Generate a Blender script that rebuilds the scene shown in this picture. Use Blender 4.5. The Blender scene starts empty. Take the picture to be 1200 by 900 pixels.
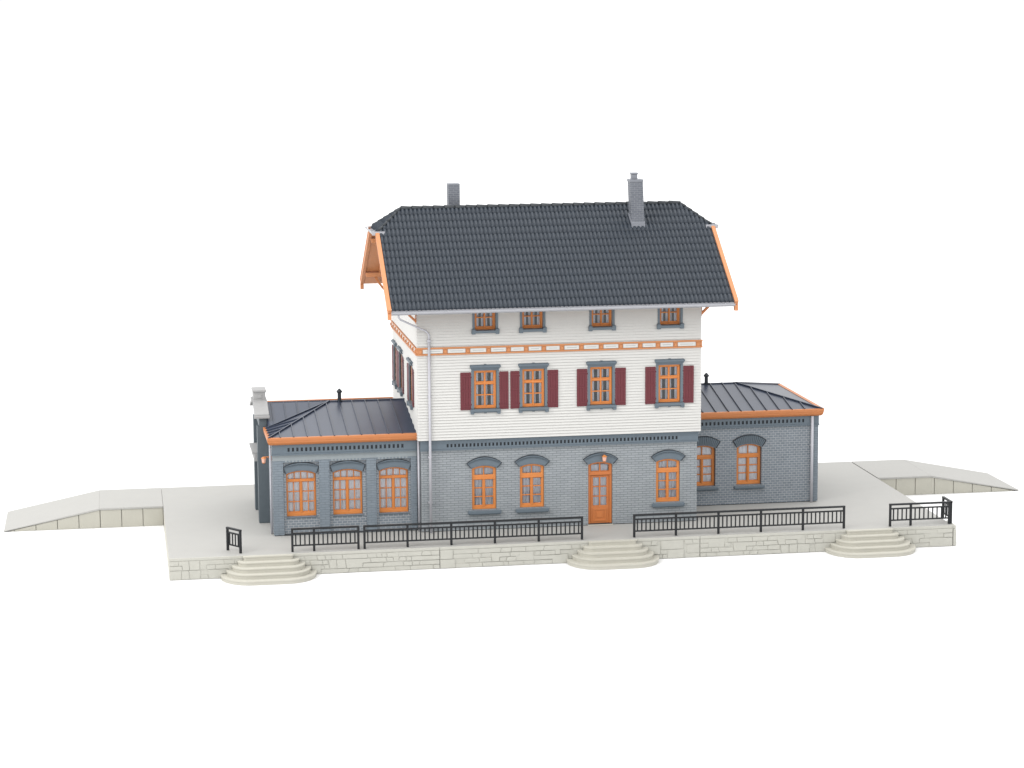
import bpy, bmesh, math, random
from math import sin, cos, pi, sqrt, atan2
from mathutils import Vector, Matrix
from mathutils.geometry import delaunay_2d_cdt

random.seed(7)
S = bpy.context.scene
COL = S.collection

# ------------------------------------------------------------------ mesh building
def inside(l, x, z):
    r = False
    for i in range(len(l)):
        (x0, z0), (x1, z1) = l[i-1], l[i]
        if (z0 > z) != (z1 > z) and x < x0 + (z - z0)*(x1 - x0)/(z1 - z0): r = not r
    return r

class MB:
    def __init__(self):
        self.v = []; self.f = []
    def add(self, vs, fs):
        n = len(self.v)
        self.v += [tuple(p) for p in vs]
        self.f += [tuple(i + n for i in f) for f in fs]
        return self
    def box(self, x0, x1, y0, y1, z0, z1):
        return self.add([(x0,y0,z0),(x1,y0,z0),(x1,y1,z0),(x0,y1,z0),(x0,y0,z1),(x1,y0,z1),(x1,y1,z1),(x0,y1,z1)],
                        [(0,3,2,1),(4,5,6,7),(0,1,5,4),(1,2,6,5),(2,3,7,6),(3,0,4,7)])
    def hexa(self, p):
        """eight corners in the same order as box"""
        return self.add(p, [(0,3,2,1),(4,5,6,7),(0,1,5,4),(1,2,6,5),(2,3,7,6),(3,0,4,7)])
    def fill(self, outer, holes, y0, y1):
        """plate in the xz plane with holes, y0 (front) to y1 (back)"""
        loops = [outer] + list(holes)
        pts, edges = [], []
        for l in loops:
            n = len(pts)
            pts += [Vector(p) for p in l]
            edges += [(n + i, n + (i + 1) % len(l)) for i in range(len(l))]
        ov, oe, of, a, b, c = delaunay_2d_cdt(pts, edges, [], 1, 1e-6)
        n = len(ov)
        vs = [(p.x, y0, p.y) for p in ov] + [(p.x, y1, p.y) for p in ov]
        fs = []
        cnt = {}
        for f in of:
            f = list(f)
            cx = sum(ov[i].x for i in f)/len(f); cz = sum(ov[i].y for i in f)/len(f)
            if sum(inside(l, cx, cz) for l in loops) % 2 == 0: continue
            ar = sum(ov[f[i]].x * ov[f[(i+1) % len(f)]].y - ov[f[(i+1) % len(f)]].x * ov[f[i]].y for i in range(len(f)))
            if ar < 0: f.reverse()
            fs.append(tuple(f)); fs.append(tuple(i + n for i in reversed(f)))
            for i in range(len(f)):
                e = (f[i], f[(i+1) % len(f)])
                cnt[e] = 1
        for (i, j) in list(cnt):
            if (j, i) not in cnt:
                fs.append((j, i, i + n, j + n))
        return self.add(vs, fs)
    def tube(self, path, r, n=10, cap=True):
        path = [Vector(p) for p in path]
        rings = []
        for i, p in enumerate(path):
            d = (path[min(i+1, len(path)-1)] - path[max(i-1, 0)]).normalized()
            a = Vector((0,0,1)) if abs(d.z) < .9 else Vector((1,0,0))
            s = d.cross(a).normalized(); t = d.cross(s)
            rr = r[i] if isinstance(r, (list, tuple)) else r
            rings.append([p + s*cos(2*pi*k/n)*rr + t*sin(2*pi*k/n)*rr for k in range(n)])
        vs = [q for R in rings for q in R]; fs = []
        for i in range(len(path)-1):
            for k in range(n):
                fs.append((i*n+k, i*n+(k+1) % n, (i+1)*n+(k+1) % n, (i+1)*n+k))
        if cap:
            fs.append(tuple(range(n))[::-1]); fs.append(tuple((len(path)-1)*n + k for k in range(n)))
        return self.add(vs, fs)
    def beam(self, a, b, w, h, up=(0,0,1)):
        a, b = Vector(a), Vector(b)
        d = (b-a).normalized(); s = d.cross(Vector(up)).normalized(); u = s.cross(d).normalized()
        p = []
        for q in (-h/2, h/2):
            p += [a - s*w/2 + u*q, a + s*w/2 + u*q, b + s*w/2 + u*q, b - s*w/2 + u*q]
        return self.hexa(p)
    def build(self, name, mat, parent=None, bevel=0, smooth=False, seg=1, at=(0,0,0)):
        """the mesh is written in world coordinates; it is moved to its parent's frame unless at is None"""
        off = Vector((0,0,0))
        if parent is not None and at is not None:
            off = world_of(parent)
        me = bpy.data.meshes.new(name)
        me.from_pydata([tuple(Vector(p) - off) for p in self.v], [], self.f)
        bm = bmesh.new(); bm.from_mesh(me)
        bmesh.ops.recalc_face_normals(bm, faces=bm.faces)
        bm.to_mesh(me); bm.free()
        me.materials.append(mat)
        if smooth:
            me.polygons.foreach_set('use_smooth', [True]*len(me.polygons))
        o = bpy.data.objects.new(name, me); COL.objects.link(o)
        if parent is not None: o.parent = parent
        if bevel:
            m = o.modifiers.new('edge', 'BEVEL'); m.width = bevel; m.segments = seg; m.limit_method = 'ANGLE'; m.angle_limit = math.radians(40)
        return o

def world_of(o):
    p = Vector(o.location)
    while o.parent is not None:
        o = o.parent; p = p + Vector(o.location)
    return p

def thing(name, label, cat, loc, group=None):
    o = bpy.data.objects.new(name, None); COL.objects.link(o)
    o.location = loc; o.empty_display_size = .3
    o['label'] = label; o['category'] = cat
    if group: o['group'] = group
    return o

def copy_part(o, parent, loc=None, rotz=None, skip=()):
    c = o.copy(); COL.objects.link(c); c.parent = parent
    if loc is not None: c.location = loc
    if rotz is not None: c.rotation_euler = (0, 0, rotz)
    for ch in list(o.children):
        if ch not in skip: copy_part(ch, c)
    return c

# ------------------------------------------------------------------ materials
def nodes_of(name):
    m = bpy.data.materials.new(name); m.use_nodes = True
    nt = m.node_tree; b = nt.nodes['Principled BSDF']
    return m, nt, b

def N(nt, kind, **kw):
    n = nt.nodes.new(kind)
    for k, v in kw.items(): setattr(n, k, v)
    return n

def L(nt, a, b): nt.links.new(a, b)

def math_node(nt, op, a, b=None):
    n = N(nt, 'ShaderNodeMath', operation=op)
    for i, x in enumerate((a, b)):
        if x is None: continue
        if isinstance(x, (int, float)): n.inputs[i].default_value = x
        else: L(nt, x, n.inputs[i])
    return n.outputs[0]

def wall_uv(nt):
    tc = N(nt, 'ShaderNodeTexCoord'); sx = N(nt, 'ShaderNodeSeparateXYZ'); L(nt, tc.outputs['Object'], sx.inputs[0])
    u = math_node(nt, 'ADD', sx.outputs[0], sx.outputs[1])
    cx = N(nt, 'ShaderNodeCombineXYZ'); L(nt, u, cx.inputs[0]); L(nt, sx.outputs[2], cx.inputs[1])
    return tc, sx, cx

def plain(name, col, rough=.5, var=.08, scale=6, bump=.004, spec=.4, metal=0):
    """moulded, lightly mottled plastic"""
    m, nt, b = nodes_of(name)
    tc = N(nt, 'ShaderNodeTexCoord')
    ns = N(nt, 'ShaderNodeTexNoise'); ns.inputs['Scale'].default_value = scale; ns.inputs['Detail'].default_value = 5
    L(nt, tc.outputs['Object'], ns.inputs['Vector'])
    mx = N(nt, 'ShaderNodeMix', data_type='RGBA')
    mx.inputs['A'].default_value = (*[c*(1-var) for c in col], 1); mx.inputs['B'].default_value = (*[min(1, c*(1+var)) for c in col], 1)
    L(nt, ns.outputs['Fac'], mx.inputs['Factor']); L(nt, mx.outputs['Result'], b.inputs['Base Color'])
    b.inputs['Roughness'].default_value = rough; b.inputs['Specular IOR Level'].default_value = spec; b.inputs['Metallic'].default_value = metal
    if bump:
        n2 = N(nt, 'ShaderNodeTexNoise'); n2.inputs['Scale'].default_value = scale*6; n2.inputs['Detail'].default_value = 3
        L(nt, tc.outputs['Object'], n2.inputs['Vector'])
        bp = N(nt, 'ShaderNodeBump'); bp.inputs['Strength'].default_value = .5; bp.inputs['Distance'].default_value = bump
        L(nt, n2.outputs['Fac'], bp.inputs['Height']); L(nt, bp.outputs['Normal'], b.inputs['Normal'])
    return m

def brick(name, c1, c2, mortar, bw=.2, rh=.066, ms=.008, dist=.012, offset=.5):
    m, nt, b = nodes_of(name)
    tc, sx, cx = wall_uv(nt)
    br = N(nt, 'ShaderNodeTexBrick'); br.offset = offset
    br.inputs['Scale'].default_value = 1; br.inputs['Brick Width'].default_value = bw; br.inputs['Row Height'].default_value = rh
    br.inputs['Mortar Size'].default_value = ms; br.inputs['Mortar Smooth'].default_value = .25
    br.inputs['Color1'].default_value = (*c1, 1); br.inputs['Color2'].default_value = (*c2, 1); br.inputs['Mortar'].default_value = (*mortar, 1)
    L(nt, cx.outputs[0], br.inputs['Vector'])
    ns = N(nt, 'ShaderNodeTexNoise'); ns.inputs['Scale'].default_value = 2.2; ns.inputs['Detail'].default_value = 6
    L(nt, tc.outputs['Object'], ns.inputs['Vector'])
    mr = N(nt, 'ShaderNodeMapRange'); mr.inputs['To Min'].default_value = .88; mr.inputs['To Max'].default_value = 1.12
    L(nt, ns.outputs['Fac'], mr.inputs['Value'])
    mx = N(nt, 'ShaderNodeMix', data_type='RGBA', blend_type='MULTIPLY'); mx.inputs['Factor'].default_value = 1
    L(nt, br.outputs['Color'], mx.inputs['A']); L(nt, mr.outputs[0], mx.inputs['B']); L(nt, mx.outputs['Result'], b.inputs['Base Color'])
    inv = math_node(nt, 'SUBTRACT', 1.0, br.outputs['Fac'])
    bp = N(nt, 'ShaderNodeBump'); bp.inputs['Strength'].default_value = .8; bp.inputs['Distance'].default_value = dist
    L(nt, inv, bp.inputs['Height']); L(nt, bp.outputs['Normal'], b.inputs['Normal'])
    b.inputs['Roughness'].default_value = .55; b.inputs['Specular IOR Level'].default_value = .35
    return m

def glass(name):
    m, nt, b = nodes_of(name)
    nt.nodes.remove(b)
    out = nt.nodes['Material Output']
    tr = N(nt, 'ShaderNodeBsdfTransparent'); tr.inputs[0].default_value = (.93,.94,.96,1)
    gl = N(nt, 'ShaderNodeBsdfGlossy'); gl.inputs['Roughness'].default_value = .08
    fr = N(nt, 'ShaderNodeFresnel'); fr.inputs['IOR'].default_value = 1.5
    ad = math_node(nt, 'MULTIPLY', fr.outputs[0], .9)
    mx = N(nt, 'ShaderNodeMixShader'); L(nt, ad, mx.inputs[0]); L(nt, tr.outputs[0], mx.inputs[1]); L(nt, gl.outputs[0], mx.inputs[2])
    L(nt, mx.outputs[0], out.inputs['Surface'])
    return m

M = {}
M['brick'] = brick('grey_brick', (.255,.276,.292), (.285,.306,.322), (.165,.184,.20), bw=.30, rh=.092, ms=.011, dist=.018)
M['brick_wing'] = brick('dark_grey_brick', (.15,.177,.207), (.185,.212,.242), (.325,.343,.36), bw=.20, rh=.098, ms=.014, dist=.016)
M['pier'] = brick('blue_grey_pier', (.165,.197,.228), (.182,.214,.245), (.13,.157,.185), bw=.3, rh=.098, ms=.008, dist=.012)
M['band'] = plain('pale_grey_band', (.235,.262,.275), .55, .08, 5)
M['trim'] = plain('slate_grey_trim', (.105,.134,.16), .5, .1, 5)
M['portal'] = plain('charcoal_grey_render', (.085,.105,.12), .55, .1, 5)
M['trim_line'] = plain('dark_grey_edge', (.018,.023,.03), .5, .1, 5)
M['white'] = plain('white_board', (.545,.54,.522), .5, .03)
M['orange'] = plain('orange_joinery', (.555,.195,.048), .42, .10, 4)
M['door'] = plain('orange_brown_door', (.46,.148,.04), .42, .10, 4)
M['ochre'] = plain('orange_brown_board', (.455,.165,.056), .42, .10, 3)
M['belt'] = plain('orange_belt', (.48,.20,.08), .42, .10, 3)
M['wood'] = plain('light_orange_timber', (.52,.22,.095), .5, .12, 3)
M['maroon'] = plain('maroon_shutter', (.112,.018,.025), .5, .12, 6)
M['tile'] = plain('slate_blue_tile', (.021,.029,.041), .42, .12, 2.5, .003, .4)
M['ridge'] = plain('dark_ridge_tile', (.026,.031,.036), .5, .2, 4)
M['zinc'] = plain('dark_zinc_sheet', (.034,.044,.070), .33, .14, 1.3, .002, .5)
M['pipe'] = plain('pale_grey_pipe', (.42,.42,.455), .4, .06)
M['gutter'] = plain('grey_gutter', (.34,.345,.37), .4, .08)
M['chim'] = brick('grey_chimney_brick', (.115,.125,.148), (.14,.15,.175), (.21,.22,.24), bw=.22, rh=.085, ms=.012, dist=.02)
M['chim_lip'] = plain('pale_grey_chimney', (.19,.20,.225), .5, .08)
M['coping'] = plain('pale_stone_coping', (.30,.30,.30), .6, .12, 6, .008)
M['deck'] = plain('pale_platform_deck', (.348,.344,.328), .7, .025, 1.5, .006, .25)
M['stone'] = plain('cream_grey_stone', (.415,.41,.37), .65, .07, 4, .02, .25)
M['step'] = plain('cream_step', (.44,.428,.375), .6, .03, 3, .004, .3)
M['ramp_side'] = plain('grey_beige_block', (.395,.385,.335), .65, .04, 3, .006, .25)
M['rail'] = plain('black_iron', (.012,.0135,.0155), .45, .15, 8, .002, .3)
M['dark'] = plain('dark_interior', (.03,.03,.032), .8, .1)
M['curtain'] = plain('white_net_curtain', (.62,.62,.64), .8, .06, 8, 0)
M['curtain_pale'] = plain('pale_net_curtain', (.82,.81,.81), .8, .05, 8, 0)
M['glass'] = glass('window_glass')
M['lamp_glass'] = plain('pink_lamp_glass', (.70,.40,.30), .2, .1, 20, 0)
M['ground'] = plain('white_table', (.76,.76,.76), .9, 0, 1, 0, 0)

# ------------------------------------------------------------------ small shape helpers
def arc_pts(hw, z0, rise, n=14):
    """segmental arch from (hw, z0) over the crown to (-hw, z0)"""
    R = (hw*hw + rise*rise) / (2*rise); cz = z0 + rise - R
    a = math.asin(hw / R)
    return [(R*sin(a - 2*a*i/n), cz + R*cos(a - 2*a*i/n)) for i in range(n+1)]

def arch_shape(hw, h, rise, x=0, z=0, n=14):
    p = [(-hw, 0), (hw, 0)] + arc_pts(hw, h, rise, n)
    return [(a + x, b + z) for a, b in p]

def rect(x0, x1, z0, z1): return [(x0,z0),(x1,z0),(x1,z1),(x0,z1)]

def under_arch(x0, x1, z0, hw, h, rise, inset, n=5):
    """pane whose head follows the arch"""
    R = (hw*hw + rise*rise) / (2*rise); cz = h + rise - R; R -= inset
    top = [(x1 + (x0-x1)*i/n) for i in range(n+1)]
    return [(x0,z0),(x1,z0)] + [(x, cz + sqrt(R*R - x*x)) for x in top]

# ------------------------------------------------------------------ windows (origin: foot of the opening, on the wall face)
PROTO = []
def proto_done(o):
    PROTO.append(o)

def curtain_mesh(x0, x1, z0, z1, y, folds, amp=.018):
    mb = MB(); n = folds*6
    vs, fs = [], []
    for i in range(n+1):
        t = i/n; x = x0 + (x1-x0)*t
        yy = y + amp*sin(t*folds*2*pi) + amp*.5*sin(t*folds*4.6*pi + 1)
        vs += [(x, yy, z0), (x, yy*1.0 + .004, z1)]
    for i in range(n): fs.append((2*i, 2*i+2, 2*i+3, 2*i+1))
    k = len(vs)
    vs += [(a, b + .008, c) for a, b, c in vs]
    fs += [tuple(reversed([q + k for q in f])) for f in fs]
    fs += [(0,1,k+1,k), (2*n+1,2*n,k+2*n,k+2*n+1)]
    mb.add(vs, fs); return mb

def hood_mesh(hw_in, z_in, rise_in, hw_out, z_out, rise_out, depth, voussoirs):
    mb = MB(); n = 22
    a = arc_pts(hw_in, z_in, rise_in, n); b = arc_pts(hw_out, z_out, rise_out, n)
    if voussoirs:
        mb.fill([p for p in a] + [p for p in reversed(b)], [], -depth*.55, .02)
        m = 17
        a = arc_pts(hw_in, z_in, rise_in, m*4); b = arc_pts(hw_out, z_out, rise_out, m*4)
        for i in range(m):
            k0, k1 = i*4, i*4+4
            g = .2
            def mix(P, t): 
                j = int(t); f = t - j
                if j >= len(P)-1: return P[-1]
                return (P[j][0]*(1-f)+P[j+1][0]*f, P[j][1]*(1-f)+P[j+1][1]*f)
            p0, p1 = mix(a, k0 + g*4), mix(a, k1 - g*4); q0, q1 = mix(b, k0 + g*4), mix(b, k1 - g*4)
            mb.fill([p1, p0, q0, q1], [], -depth - .02, 0)
    else:
        mb.fill(a + list(reversed(b)), [], -depth, .02)
        # raised label along the outer edge with a row of small teeth under it
        c = arc_pts(hw_out*.965, z_out + .01, rise_out - .045, n)
        mb.fill(c + list(reversed([(x*1.015, z + .006) for x, z in b])), [], -depth - .045, 0)
        t = arc_pts(hw_out*.95, z_out - .01, rise_out - .055, 40)
        for i in range(3, 38, 2):
            x, z = t[i]; mb.box(x-.013, x+.013, -depth-.025, -depth+.005, z-.03, z+.012)
    return mb

def hood_edge(hw_in, z_in, rise_in, hw_out, z_out, rise_out, depth):
    a = arc_pts(hw_out*1.012, z_out+.012, rise_out, 22); b = arc_pts(hw_out*1.045, z_out+.012, rise_out+.024, 22)
    m = MB(); m.fill(a + list(reversed(b)), [], -depth-.03, .01)
    for s_ in (-1, 1):
        p = [(s_*hw_out*1.012, z_out+.014), (s_*hw_out*1.045, z_out+.014), (s_*(hw_in+.022), z_in-.004), (s_*(hw_in+.002), z_in-.004)]
        m.fill(p if s_ > 0 else p[::-1], [], -depth-.028, .009)
    return m

def window_arched(name, w, h, rise, lights_top, cols, set_in, hood, sill, cur_mat, pane_rows=3, border=.1, gb=.042, bottom=.16, tr=(1.17,1.36), voussoirs=False, folds=5):
    hw = w/2
    f = MB()
    mid = .06
    ih = hw - border
    holes = []
    step = 2*ih/lights_top
    for i in range(lights_top):
        x0 = -ih + step*i + (gb/2 if i else 0); x1 = -ih + step*(i+1) - (gb/2 if i < lights_top-1 else 0)
        holes.append(under_arch(x0, x1, tr[1], hw, h, rise, .085))
    zs0, zs1 = bottom, tr[0]
    ph = (zs1 - zs0 - (pane_rows-1)*gb)/pane_rows
    sash = []
    for s in (-1, 1):
        a0, a1 = (-ih, -mid) if s < 0 else (mid, ih)
        sash.append((a0, a1))
        cw = (a1 - a0 - (cols-1)*gb)/cols
        for c in range(cols):
            for r in range(pane_rows):
                x0 = a0 + c*(cw + gb); z0 = zs0 + r*(ph + gb)
                holes.append(rect(x0, x0+cw, z0, z0+ph))
    y = set_in
    f.fill(arch_shape(hw - .004, h - .002, rise), holes, y, y + .06)
    # raised outer frame, transom and meeting stile
    big = [under_arch(-ih+.0, ih, tr[1]+.012, hw, h, rise, .075, 8)] + [rect(a0-.01, a1+.01, zs0-.06, zs1-.0) for a0, a1 in sash]
    f.fill(arch_shape(hw - .006, h - .004, rise), big, y - .035, y + .001)
    f.box(-.02, .02, y - .055, y - .034, zs0 - .05, zs1)
    f.box(-hw + .01, hw - .01, y - .06, y - .034, tr[0] + .02, tr[0] + .075)
    o = f.build(name, M['orange'], None, .008)
    g = MB(); g.fill(arch_shape(hw - .03, h - .03, rise), [], y + .032, y + .04)
    g.build('glass_pane', M['glass'], o)
    c = curtain_mesh(-hw + .05, hw - .05, .03, h + rise*.6, y + (.10 if cur_mat is M['curtain'] else .075), folds, .034 if cur_mat is M['curtain'] else .012)
    c.build('curtain', cur_mat, o)
    if hood:
        hd = hood_mesh(*hood, voussoirs).build('hood', M['trim'], o, .006)
        hood_edge(*hood).build('hood_edge', M['trim_line'], o)
    if sill:
        x, zb, zt, d = sill
        s = MB(); s.box(-x, x, -d, .1, zb + .02, zt); s.box(-x + .03, x - .03, -d + .03, .1, zb - .01, zb + .03)
        s.build('sill', M['trim'], o, .015)
    proto_done(o)
    return o

# ---- the building ---------------------------------------------------------
W, D = 11.0, 8.1
ROOT = Vector((5.5, 4.2, 0.0))
bld = thing('station_building', 'white and grey station building with dark tiled roof, maroon shutters and two low wings', 'building', ROOT)

def part(mb, name, mat, bevel=0, smooth=False, parent=bld): return mb.build(name, mat, parent, bevel, smooth)

def face_left(mb, x):
    """turn a plate built in the xz plane (front = -y) to face -x at the given x"""
    mb.v = [(x + b, a if False else -a, c) for a, b, c in mb.v]
    return mb

# ground floor, front brick wall with openings
win_g = [2.47, 4.37, 9.83]
open_g = [arch_shape(.485, 1.63, .105, x, .82) for x in win_g]
door_x = 7.10
open_d = [arch_shape(.485, 2.42, .105, door_x, .011)]
w = MB(); w.fill([(0,.03),(W,.03),(W,3.62),(0,3.62)], open_g + open_d, 0, .26)
part(w, 'brick_wall', M['brick'])
w = MB(); w.box(0, .26, .262, D, .03, 3.62); w.box(W-.26, W, .262, D, .03, 3.62); w.box(.262, W-.262, D-.26, D, .03, 3.62)
part(w, 'brick_wall', M['brick'])
# frieze with the row of dark slots under the white storey
f = MB()
slots = [rect(1.0 + .1495*i, 1.0 + .1495*i + .078, 3.345, 3.475) for i in range(62)]
f.fill(rect(-.035, W+.035, 3.275, 3.625), slots, -.06, -.002)
f.box(-.05, W+.05, -.085, -.002, 3.225, 3.272)
f.box(-.045, W+.045, -.075, -.002, 3.50, 3.53)
fz = part(f, 'frieze', M['trim'])
f = MB(); f.box(.9, 10.3, -.012, -.003, 3.33, 3.49); part(f, 'slot_shade', M['trim_line'], parent=fz)  # near-black strip paints the shade deep inside the slots
# white storeys
win_u = [2.52, 4.42, 7.11, 9.84]
win_a = [2.54, 4.40, 7.14, 9.86]
op = [rect(x-.44, x+.44, 4.83, 6.38) for x in win_u] + [rect(x-.41, x+.41, 7.915, 8.86) for x in win_a]
w = MB(); w.fill([(-.1,3.64),(W+.1,3.64),(W+.1,9.25),(-.1,9.25)], op, -.1, .1)
part(w, 'clapboard_wall', M['white'])
PITCH = .112
def lapped(spans_of, z_from, z_to, place_):
    """weatherboards: each leans out to its lower edge and stops at the openings"""
    m = MB(); z = z_from
    while z < z_to - .01:
        z1 = min(z + PITCH, z_to)
        for x0, x1 in spans_of(z, z1):
            m.hexa([(x0,-.046,z+.013), (x1,-.046,z+.013), (x1,.004,z+.013), (x0,.004,z+.013), (x0,-.012,z1), (x1,-.012,z1), (x1,.004,z1), (x0,.004,z1)])
        z = z1
    m.v = [place_(p) for p in m.v]
    return m
def cut_spans(lo, hi, holes):
    def f(z0, z1):
        sp = [(lo, hi)]
        for hx0, hx1, hz0, hz1 in holes:
            if hz0 < z1 - .01 and hz1 > z0 + .01:
                nx = []
                for a, b in sp:
                    if hx1 <= a or hx0 >= b: nx.append((a, b)); continue
                    if a < hx0: nx.append((a, hx0))
                    if hx1 < b: nx.append((hx1, b))
                sp = nx
        return sp
    return f
hl_ = [(x-.45, x+.45, 4.82, 6.39) for x in win_u] + [(x-.42, x+.42, 7.90, 8.87) for x in win_a]
m = lapped(cut_spans(-.122, W+.122, hl_), 3.64, 9.2, lambda p: (p[0], p[1]-.1, p[2]))
part(m, 'clapboard', M['white'])
# gable walls (left one with three windows)
side_y = [1.85, 5.15, 7.05]
def gable_poly(): return [(-(D+.1),3.64), (.098-.0,3.64)] 
ridge_y, ridge_z, eave_y, eave_z = 4.05, 12.30, -1.06, 8.86
slope = (ridge_z - eave_z) / (ridge_y - eave_y)
def roof_z(y): return ridge_z - slope*abs(y - ridge_y)
u = lambda y: -y      # the plate is built with x = -y
zt = lambda y: roof_z(y) - .22
# tower walls at the sides: polygon in (x=-y, z)
def gable_plate(holes, x, t):
    ys = [.102, ridge_y-1.3, ridge_y+1.3, D+.1]
    poly = [(-ys[3],3.64), (-ys[0],3.64), (-ys[0],zt(ys[0])), (-ys[1],zt(ys[1])), (-ys[2],zt(ys[2])), (-ys[3],zt(ys[3]))]
    m = MB(); m.fill(poly, holes, 0, t); return face_left(m, x)
w = gable_plate([rect(-y-.44, -y+.44, 4.83, 6.38) for y in side_y], -.1, .2); part(w, 'clapboard_wall', M['white'])
w = gable_plate([], W-.1, .2); part(w, 'clapboard_wall', M['white'])
hl_ = [(-y-.45, -y+.45, 4.82, 6.39) for y in side_y]
def left_spans(z0, z1):
    lim = 9.9
    lo, hi = -(D+.1), .1
    if z1 > 8.6:
        k_ = (z1 + .3 - eave_z)/slope - 1.06
        lo, hi = max(lo, -(2*ridge_y - k_)), min(hi, -k_)
    return cut_spans(lo, hi, hl_)(z0, z1) if hi > lo else []
m = lapped(left_spans, 3.64, 11.6, lambda p: (p[1]-.1, -p[0], p[2]))
part(m, 'clapboard', M['white'])
w = MB(); w.box(-.1+.21, W+.1-.21, D-.1, D+.1, 3.64, 9.2); part(w, 'clapboard_wall', M['white'])
w = MB(); w.box(.02, W-.02, .02, D-.12, 3.625, 3.639); w.box(.12, W-.12, .12, D-.12, 6.9, 6.94); part(w, 'storey_floor', M['dark'])

# belt course: two orange rails, blocks, white inset panels
bx = [0.0, .97, 1.85, 2.66, 3.44, 4.14, 4.83, 5.55, 6.32, 7.10, 7.88, 8.66, 9.37, 10.07, 10.98]
b = MB()
b.box(-.16, W+.16, -.19, -.102, 7.235, 7.295); b.box(-.16, W+.16, -.185, -.102, 6.995, 7.05)
b.box(-.15, W+.15, -.145, -.102, 7.05, 7.235)
for x in bx:
    b.box(x-.075, x+.075, -.175, -.102, 7.05, 7.235); b.box(x-.045, x+.045, -.215, -.1, 7.08, 7.20)
belt = part(b, 'belt_course', M['belt'], .006)
for x0, x1 in zip(bx, bx[1:]):
    b = MB(); b.box(x0+.092, x1-.092, -.168, -.14, 7.060, 7.226)
    q = part(b, 'inset_panel', M['white'], .012, parent=belt)
    b = MB(); b.box(x0+.19, x1-.19, -.172, -.166, 7.136, 7.150)
    b.v = [(x, y, z) for x, y, z in b.v]; part(b, 'inset_line', M['band'], parent=belt)
b = MB()
b.box(-.19, -.102, -.1, D+.16, 7.235, 7.295); b.box(-.185, -.102, -.1, D+.16, 6.995, 7.05); b.box(-.145, -.102, -.1, D+.15, 7.05, 7.235)
ys_ = [.0 + .74*i for i in range(12)]
for y in ys_: b.box(-.175, -.102, y-.085, y+.085, 7.05, 7.235); b.box(-.215, -.1, y-.045, y+.045, 7.08, 7.2)
belt2 = part(b, 'belt_course', M['belt'], .006)
for y0, y1 in zip(ys_, ys_[1:]):
    b = MB(); b.box(-.165, -.14, y0+.125, y1-.125, 7.068, 7.218); part(b, 'inset_panel', M['white'], .012, parent=belt2)

# ---- main roof: pantile sheet, hips, soffit ------------------------------------
XL, XR = -1.19, W + 1.19
HIN, HZ = 1.0, 11.53
HY = (ridge_z - HZ) / slope          # half width of the hip eave
def tile_sheet(length, run_pts, cols, rows, origin, ex, es, en, overhang=.0):
    """ex: unit vector across, es: unit vector up the slope, en: outward normal"""
    slen = run_pts; per = 8
    nu = cols*per
    us = [length*i/nu for i in range(nu+1)]
    prof = []
    for i in range(nu+1):
        t = (i % per)/per
        prof.append(.068*(.5+.5*cos(2*pi*(t-.36)))**.5 + (.022 if .06 < t < .2 else 0))
    vs, fs = [], []
    rl = slen/rows
    for r in range(rows):
        z0, z1 = r*rl, (r+1)*rl + .02
        dz = random.uniform(-.003, .003)
        for (s, lift) in ((z0, -.006), (z0, .010), (z0 + rl*.5, .006), (z1, .003)):
            for i in range(nu+1):
                k = ((i//per)*7919 + r*104729) % 97 / 97
                p = origin + ex*us[i] + es*(s + dz) + en*(prof[i]*(1 if lift > 0 else .6) + lift + (k-.5)*.003)
                vs.append(p)
    n = nu+1
    for r in range(rows):
        for j in range(3):
            a = (r*4+j)*n
            for i in range(nu): fs.append((a+i, a+i+1, a+n+i+1, a+n+i))
    return vs, fs

def clip(vs, fs, planes):
    me = bpy.data.meshes.new('tmp'); me.from_pydata([tuple(v) for v in vs], [], fs)
    bm = bmesh.new(); bm.from_mesh(me); bpy.data.meshes.remove(me)
    for co, no in planes:
        bmesh.ops.bisect_plane(bm, geom=bm.verts[:]+bm.edges[:]+bm.faces[:], plane_co=co, plane_no=no, clear_outer=True)
    bm.verts.index_update()
    out = ([tuple(v.co) for v in bm.verts], [tuple(v.index for v in f.verts) for f in bm.faces])
    bm.free(); return out

sl_len = sqrt((ridge_y-eave_y)**2 + (ridge_z-eave_z)**2)
es_f = Vector((0, ridge_y-eave_y, ridge_z-eave_z)).normalized(); en_f = Vector((0, -es_f.z, es_f.y))
es_b = Vector((0, -es_f.y, es_f.z)); en_b = Vector((0, es_f.z, es_f.y))
hipL, hipR = XL + HIN, XR - HIN
k = HIN/HY
plL = (Vector((hipL, ridge_y, 0)), Vector((-1, 0, 0)) )
def hip_plane(x, y, dx, dy, keep_x):
    """vertical plane through (x,y) along (dx,dy); everything on the far side from keep_x is cut"""
    n = Vector((dy, -dx, 0)).normalized()
    if n.x*(keep_x - x) > 0: n = -n
    return (Vector((x, y, 0)), n)
roof = MB()
vs, fs = tile_sheet(XR-XL, sl_len, 80, 14, Vector((XL, eave_y, eave_z)), Vector((1,0,0)), es_f, en_f)
roof.add(*clip(vs, fs, [hip_plane(hipL, ridge_y, -HIN, -HY, 5), hip_plane(hipR, ridge_y, HIN, -HY, 5)]))
vs, fs = tile_sheet(XR-XL, sl_len, 80, 14, Vector((XL, 2*ridge_y-eave_y, eave_z)), Vector((1,0,0)), es_b, en_b)
roof.add(*clip(vs, fs, [hip_plane(hipL, ridge_y, -HIN, HY, 5), hip_plane(hipR, ridge_y, HIN, HY, 5)]))
hl = sqrt(HIN**2 + (ridge_z-HZ)**2)
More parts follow.
